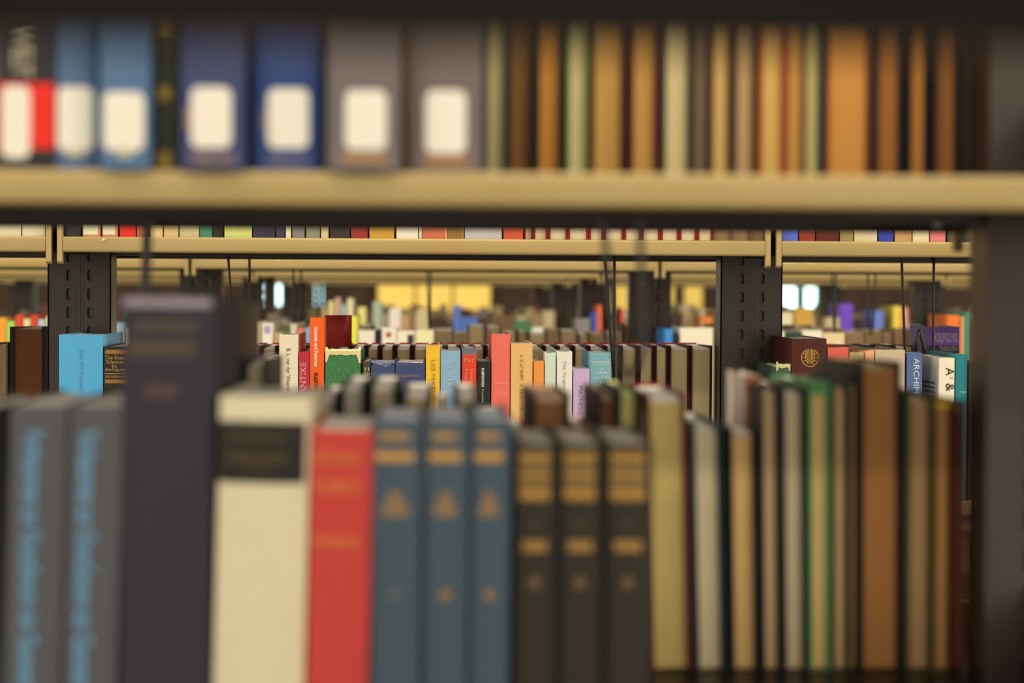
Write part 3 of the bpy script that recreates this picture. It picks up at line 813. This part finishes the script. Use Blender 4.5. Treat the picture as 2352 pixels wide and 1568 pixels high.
# ==================================================================== RACK 2, upper shelf: bottoms of the books
G6 = 'books on the upper shelf of the second rack, only their feet seen'
strip = [(-30, 49, 'cream', (216, 198, 150)), (51, 104, 'ivory', (218, 200, 152)),
 (146, 186, 'black', (40, 38, 34)), (190, 231, 'salmon', (206, 132, 92)), (235, 271, 'pale salmon', (208, 130, 90)), (275, 312, 'bright red', (222, 44, 30)), (314, 342, 'brown orange', (176, 92, 56)),
 (345, 374, 'cream', (216, 186, 120)), (376, 410, 'tan', (210, 176, 112)), (412, 458, 'greyish cream', (196, 178, 126)), (459, 488, 'sea green', (66, 130, 92)), (489, 513, 'black', (38, 36, 32)),
 (515, 579, 'yellow green striped', (190, 208, 120)), (581, 632, 'charcoal navy', (52, 50, 62)), (634, 654, 'dark navy', (58, 56, 76)), (656, 669, 'slim cream', (234, 214, 158)), (671, 700, 'grey', (130, 124, 112)),
 (703, 735, 'grey green', (138, 138, 104)), (737, 755, 'slim tan', (214, 186, 130)), (758, 804, 'dark brown', (58, 48, 42)), (806, 845, 'brick red', (158, 50, 44)), (848, 906, 'mustard', (198, 148, 50)),
 (910, 961, 'white', (240, 224, 176)), (963, 969, 'slim white', (238, 222, 176)), (971, 1024, 'salmon', (204, 106, 70)), (1026, 1064, 'golden brown', (146, 104, 46)), (1067, 1153, 'thick pale grey', (190, 180, 160)), (1156, 1202, 'orange red', (206, 84, 46)),
 (1796, 1833, 'blue', (84, 104, 184)), (1835, 1872, 'rust red', (146, 52, 32)), (1874, 1927, 'dark red', (92, 30, 24)), (1929, 1960, 'olive', (150, 130, 70)), (1962, 2015, 'ringed cream', (214, 192, 140)),
 (2018, 2052, 'royal blue', (52, 64, 148)), (2055, 2094, 'tan', (196, 146, 84)), (2096, 2134, 'cream', (222, 204, 150)), (2136, 2172, 'pink', (220, 120, 108)), (2175, 2225, 'dark green', (44, 60, 44))]
prev = 'first'; rr = random.Random(11)
for (a, b, cn, cc) in strip:
    p = P(a, 545, Y2); q = P(b, 545, Y2)
    k = Book(p.x+.0003, q.x-.0003, Y2, shelf_z(0)+DZ2+.18+.06*rr.random(), shelf_z(0)+DZ2, cover=cc, ckind=rr.choice(('cloth', 'paper')), group=G6, depth=.15,
             label=uniq('%s book foot on the second upper shelf, right of the %s one' % (cn, prev)), bulge=.001 if b-a > 20 else .0005)
    if cn in ('salmon', 'pale salmon') and a < 400: k.label_px('shelf_label', a+1, 470, b-6, 539, (226, 212, 160))
    if 'striped' in cn:
        for i in range(11): k.patch('stripe', -k.t/2+.001+.0031*i, -k.t/2+.0024+.0031*i, .002, k.H-.01, (232, 206, 96))
    prev = cn
YB2U = YB2
cu = [1204, 1224, 1259, 1304, 1352, 1387, 1433, 1473, 1517, 1560, 1601, 1638, 1680, 1722, 1760]
for a, b in zip(cu, cu[1:]):
    p = P(a, 540, Y2+.02); q = P(b, 540, Y2+.02)
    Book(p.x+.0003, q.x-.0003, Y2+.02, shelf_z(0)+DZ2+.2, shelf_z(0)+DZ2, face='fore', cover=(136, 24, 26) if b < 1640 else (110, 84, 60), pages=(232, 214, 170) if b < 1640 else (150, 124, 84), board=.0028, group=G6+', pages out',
         label='dark red book foot, cream pages out, in the row on the second upper shelf' if b < 1640 else 'tan book foot by the right upright, second upper shelf', depth=.135)  # tan covers and darker pages beside the right upright

# ==================================================================== hanging wire supports
def hw(front, back, lab, zlow, rk, dz=DZ2):
    hanging_wire(front, back, lab, zlow, shelf_z(0)+dz-.004)
hw((573, 573, 2.926), (523, 541, 2.918), 'pair of dark wires hanging left of the cream book on the second rack', EZ-.09, 2)
hw((1411, 1411, FR[2]+.185), (1388, 1409, FR[2]+.195), 'pair of dark wires hanging right of the pale teal book', EZ-.10, 2)
hw((2145, 2143, FR[2]+.185), (2070, 2080, FR[2]+.195), 'pair of dark wires hanging in the right bay behind the blue book', EZ-.09, 2)
def hw1(front, back, lab, zlow, r=.0024): hanging_wire(front, back, lab, zlow, shelf_z(0)-.004, r)
hw1((339, 329, 1.50), (342, 332, 1.37), 'blurred dark wire above the tall grey volume, hanging from the nearest shelf', EZ-.02, .0032)
hw1((1467, 1478, FR[1]+.05), (1378, 1412, FR[1]+.06), 'pair of faint blurred wires hanging from the nearest shelf, right of the photo centre', EZ-.028, .0022)
for a, b, w in ((990, 988, 'behind the white books'), (1920, 1918, 'behind the purple book')):
    hw((a, b, FR[3]+.03), (a-9, b-3, FR[3]+.16), 'pair of blurred dark wires hanging under the third shelf, '+w, EZ-.05, 3)
hw((674, 674, FR[3]+.05), (692, 690, FR[3]+.16), 'pair of blurred dark wires under the third shelf, above the cream books at left', EZ-.05, 3)
hw((1993, 1996, FR[3]+.05), (2012, 2006, FR[3]+.16), 'pair of blurred dark wires under the third shelf, left of the sharp right wires', EZ-.05, 3)
def stud(rk, px, py, Y, r, rgb, name, lab):
    p = P(px, py, Y)-rk.location; mb = MB(); n = 10
    for i in range(5):
        a = i*math.pi/8
        for j in range(n):
            b = 2*math.pi*j/n; mb.v.append((r*math.cos(a)*math.cos(b), -r*.6*math.sin(a), r*math.cos(a)*math.sin(b)))
    for i in range(4):
        for j in range(n): k_ = (j+1) % n; mb.f.append((i*n+j, i*n+k_, i*n+n+k_, i*n+n+j))
    o = mb.build(name, mat('steel_paint', rgb), rk, smooth=True, loc=p); o['label'] = lab
stud(near_rack, 2153, 511, 1.50, .0042, (210, 200, 170), 'rivet', 'small bright rivet head')
stud(sharp_rack, 238, 551, FR[2]-.0002, .0016, (244, 226, 180), 'paint_chip', 'pale chip in the beige paint')
# curved loop springs
def loop(px, pytop, pybot, hw_, Y, lab):
    a = P(px-hw_, pybot, Y); t = P(px-1, pytop, Y); b = P(px+hw_*1.1, pybot, Y+.05)
    pts = [a, a.lerp(t, .5)+Vector((-.0012, 0, 0)), a.lerp(t, .88), t, t+Vector((.0022, .004, 0)), b.lerp(t, .88), b.lerp(t, .5)+Vector((.0012, 0, 0)), b]
    wire(pts, lab, .0022)
loop(563, 748, 826, 7, FR[2]+.10, 'dark curved spring of a book support beside the left wires')
loop(2112, 759, 812, 9, FR[2]+.12, 'dark curved spring of a book support above the blue book')

# ==================================================================== RACK 3, lower shelf
G7 = 'blurred books on the third rack'
Y3 = FR[3]+.012; Z3 = ZL+DZ2
r3 = [(-18, 14, 728, 'orange', (250, 160, 50)), (15, 34, 736, 'lime green', (170, 206, 90)), (36, 52, 722, 'red', (214, 70, 44)), (54, 70, 730, 'cream', (226, 206, 140)), (72, 86, 722, 'red', (212, 70, 50)), (88, 104, 732, 'light blue', (180, 196, 186)),
 (106, 125, 724, 'yellow cream', (230, 200, 110)), (127, 150, 740, 'navy', (50, 56, 92)), (152, 180, 748, 'cream', (226, 206, 150)), (182, 204, 742, 'green', (70, 120, 70)), (206, 236, 750, 'tan', (190, 150, 96)), (238, 262, 744, 'grey', (140, 136, 124)),
 (264, 290, 740, 'pale blue', (150, 172, 180)), (292, 330, 752, 'cream', (226, 206, 150)), (332, 356, 742, 'maroon', (110, 40, 36)), (358, 384, 748, 'white', (240, 230, 196)), (386, 410, 744, 'olive', (110, 100, 60)),
 (446, 470, 748, 'tan', (190, 150, 96)), (472, 500, 742, 'red', (180, 50, 40)), (502, 530, 750, 'cream', (226, 206, 150)), (532, 560, 744, 'amber', (226, 170, 70)),
 (562, 598, 737, 'cream', (238, 218, 156)), (600, 627, 740, 'white', (240, 226, 186)), (629, 651, 762, 'tan', (186, 160, 100)), (652, 665, 757, 'green', (60, 112, 66)), (667, 681, 742, 'pale grey', (206, 196, 160)), (683, 699, 752, 'salmon', (226, 116, 84)),
 (701, 713, 751, 'light blue', (140, 172, 200)), (715, 740, 744, 'cream', (232, 212, 150)), (742, 770, 750, 'grey', (150, 140, 120)), (772, 802, 746, 'beige', (200, 176, 126)), (804, 821, 724, 'bright lime yellow', (234, 232, 70)), (823, 861, 757, 'off white', (236, 222, 184)),
 (863, 875, 757, 'black', (34, 34, 34)), (877, 911, 751, 'white', (250, 240, 206)), (912, 953, 758, 'ivory', (248, 232, 180)), (955, 996, 756, 'pale yellow', (250, 238, 170)),
 (1527, 1545, 754, 'sky blue', (70, 150, 210)), (1546, 1561, 766, 'black', (36, 38, 36)), (1562, 1638, 751, 'wide cream', (250, 236, 190)), (1642, 1672, 752, 'olive', (110, 100, 60)), (1674, 1704, 748, 'grey', (140, 130, 116)), (1706, 1740, 750, 'tan', (190, 150, 96)), (1742, 1780, 746, 'cream', (226, 206, 150)),
 (1783, 1802, 760, 'white', (236, 220, 176)), (1804, 1842, 762, 'dark green', (36, 66, 52)), (1844, 1888, 757, 'white', (250, 236, 190)), (1890, 1940, 763, 'beige', (226, 200, 140)),
 (2176, 2204, 722, 'orange', (234, 116, 44)), (2206, 2217, 725, 'tan', (200, 150, 96)), (2219, 2232, 716, 'teal', (70, 160, 120)), (2234, 2262, 740, 'red', (180, 60, 50)), (2264, 2300, 744, 'cream', (226, 206, 150))]
prev = 'left edge'
for (a, b, top, cn, cc) in r3:
    k = put(a, b, top, Y3, Z3, label=uniq('blurred %s book on the third rack, right of the %s one' % (cn, prev)), cover=cc, ckind='paper', group=G7, bulge=.001, kc=1.05)
    if a == 877: k.label_px('round_mark', 886, 762, 899, 775, (190, 96, 50), r=.004)
    if a == 912: k.label_px('shelf_label', 936, 768, 950, 790, (50, 46, 40))
    if a == 600: k.label_px('purple_mark', 606, 748, 622, 766, (176, 150, 180), r=.004)
    prev = cn
G8 = 'blurred books in the back row of the third rack, pages out'
YB3 = BK[3]-.012-.153
rr = random.Random(21); x = -20; prev = 'left edge'
CN = [('grey brown', (110, 94, 70)), ('dark brown', (72, 50, 36)), ('maroon', (96, 36, 34)), ('olive', (98, 90, 54)), ('slate', (84, 88, 92)), ('tan', (170, 134, 84)), ('green', (62, 96, 62)), ('black', (38, 36, 34)), ('cream', (218, 200, 150))]
i = 0
while x < 2300:
    w = rr.choice((26, 30, 36, 42, 50)); cn, cc = rr.choice(CN)
    wx = [P(q, 700, YB3).x-bx-.004 for q in (x, x+w)]; n_ = round((wx[0]+wx[1])/2/BAY)*BAY
    if wx[0]-.012 < n_ < wx[1]+.012: x += w; continue
    top = rr.uniform(738, 760)
    if 1000 < x < 1430: top = rr.uniform(742, 764)
    i += 1
    k = put(x, x+w-1.2, top, YB3, Z3, label='x', cover=cc, pages=rr.choice(((206, 180, 132), (220, 196, 150), (186, 156, 108))), face='fore', group=G8, depth=.15)
    if 1000 < x < 1430: k.root['_px'] = x; k.root['_cn'] = cn
    else: STUFF.append(k.root)
    x += w
# ==================================================================== RACKS 4 to 6
CF = [('cream', (232, 212, 156)), ('white', (244, 232, 196)), ('tan', (190, 152, 98)), ('brown', (104, 72, 46)), ('dark brown', (64, 46, 34)), ('red', (190, 60, 46)), ('maroon', (104, 38, 36)), ('olive', (112, 104, 62)),
      ('green', (76, 118, 78)), ('pale green', (156, 168, 124)), ('blue', (80, 112, 168)), ('pale blue', (150, 172, 178)), ('navy', (52, 60, 92)), ('grey', (138, 130, 114)), ('yellow', (232, 198, 84)), ('orange', (222, 130, 60)), ('black', (40, 38, 36)), ('purple', (112, 76, 150)), ('pink', (216, 150, 126))]
CB = [('brown', (112, 84, 54)), ('tan', (150, 120, 76)), ('dark', (64, 48, 36)), ('grey brown', (120, 104, 76)), ('cream', (200, 180, 128)), ('rust', (130, 72, 44)), ('olive', (104, 94, 58)), ('grey', (120, 114, 98)), ('dark green', (60, 76, 54)), ('tan', (160, 132, 88)), ('brown', (90, 66, 44))]
rackname = {4: 'fourth', 5: 'fifth', 6: 'sixth'}
special = {4: [(738, 752, 705, 'tan', (180, 150, 100)), (754, 768, 690, 'yellow', (226, 206, 130)), (770, 782, 682, 'pink', (216, 172, 140)), (784, 796, 698, 'pale blue', (180, 190, 180)), (798, 812, 684, 'cream', (232, 222, 160)),
               (822, 842, 704, 'yellow', (236, 214, 120)), (856, 878, 692, 'pale green', (170, 180, 146)), (894, 922, 706, 'white', (240, 224, 190)), (958, 988, 708, 'cream', (206, 186, 130)), (1042, 1058, 700, 'blue', (90, 120, 180)),
               (1930, 1960, 696, 'purple', (118, 72, 180)), (2008, 2030, 712, 'blue', (110, 130, 200)), (2052, 2070, 702, 'yellow', (246, 206, 70)), (2072, 2086, 706, 'pink', (240, 160, 130)), (1790, 1822, 716, 'cream', (232, 220, 160)), (1826, 1868, 706, 'yellow', (206, 160, 60)),
               (1372, 1384, 700, 'orange', (232, 110, 50)), (1424, 1434, 706, 'red', (210, 80, 60)), (1362, 1371, 716, 'blue', (80, 100, 190))]}
rr = random.Random(5)
for rk, ri in ((4, 4), (5, 5), (6, 6)):
    Yr = FR[ri]+.012; sp = sorted(special.get(rk, []))
    x = -10.0; sc = F/Yr; bd = BAY*sc
    base_top = 1.45
    while x < 2290:
        hit = [q for q in sp if q[0] < x+38*sc/1000 and q[1] > x]
        if hit:
            q = hit[0]; sp.remove(q)
            a, b, top, cn, cc = q; a = max(a, x)
        else:
            w = rr.choice((22, 27, 32, 38, 46))*sc/1000
            a, b = x, x+w
            wx = [P(q, 700, Yr).x-bx for q in (a, b)]
            n_ = round((wx[0]+wx[1])/2/BAY)*BAY
            if wx[0]-.012 < n_ < wx[1]+.012: x = b+6; continue
            cn, cc = rr.choice(CF if rk == 4 and rr.random() < .5 else CB)
            top = 686+(rr.uniform(.030, .085))*sc
            if rk == 6: top = 686+rr.uniform(.02, .07)*sc
        k = put(a, b-.8, top, Yr, Z3, label='x', cover=cc, ckind='paper', bulge=.001, group='blurred books on the %s rack' % rackname[rk])
        if hit: k.root['_px'] = a; k.root['_cn'] = cn
        else: STUFF.append(k.root)
        x = max(b, x+1)
# labels that single each far book out: by colour, neighbours and place in the row
def relabel(group, where):
    L = sorted([o for o in COL.objects if o.get('group') == group and '_px' in o], key=lambda o: o['_px'])
    for i, o in enumerate(L):
        l = L[i-1]['_cn'] if i else 'left end'; r = L[i+1]['_cn'] if i+1 < len(L) else 'right end'
        o['label'] = uniq('blurred %s book %s, between %s and %s' % (o['_cn'], where, l, r))
    for o in L:
        del o['_px']; del o['_cn']
relabel(G8, 'with pages out, third rack')
relabel('blurred books on the fourth rack', 'poking up on the fourth rack')
finish_stuff()
# small bright rivet under the nearest shelf, and a paint chip on the sharp lip
for o in COL.objects:
    if 'label' in o and 'category' in o and not 4 <= len(o['label'].split()) <= 16: print('LABEL', len(o['label'].split()), o['label'])
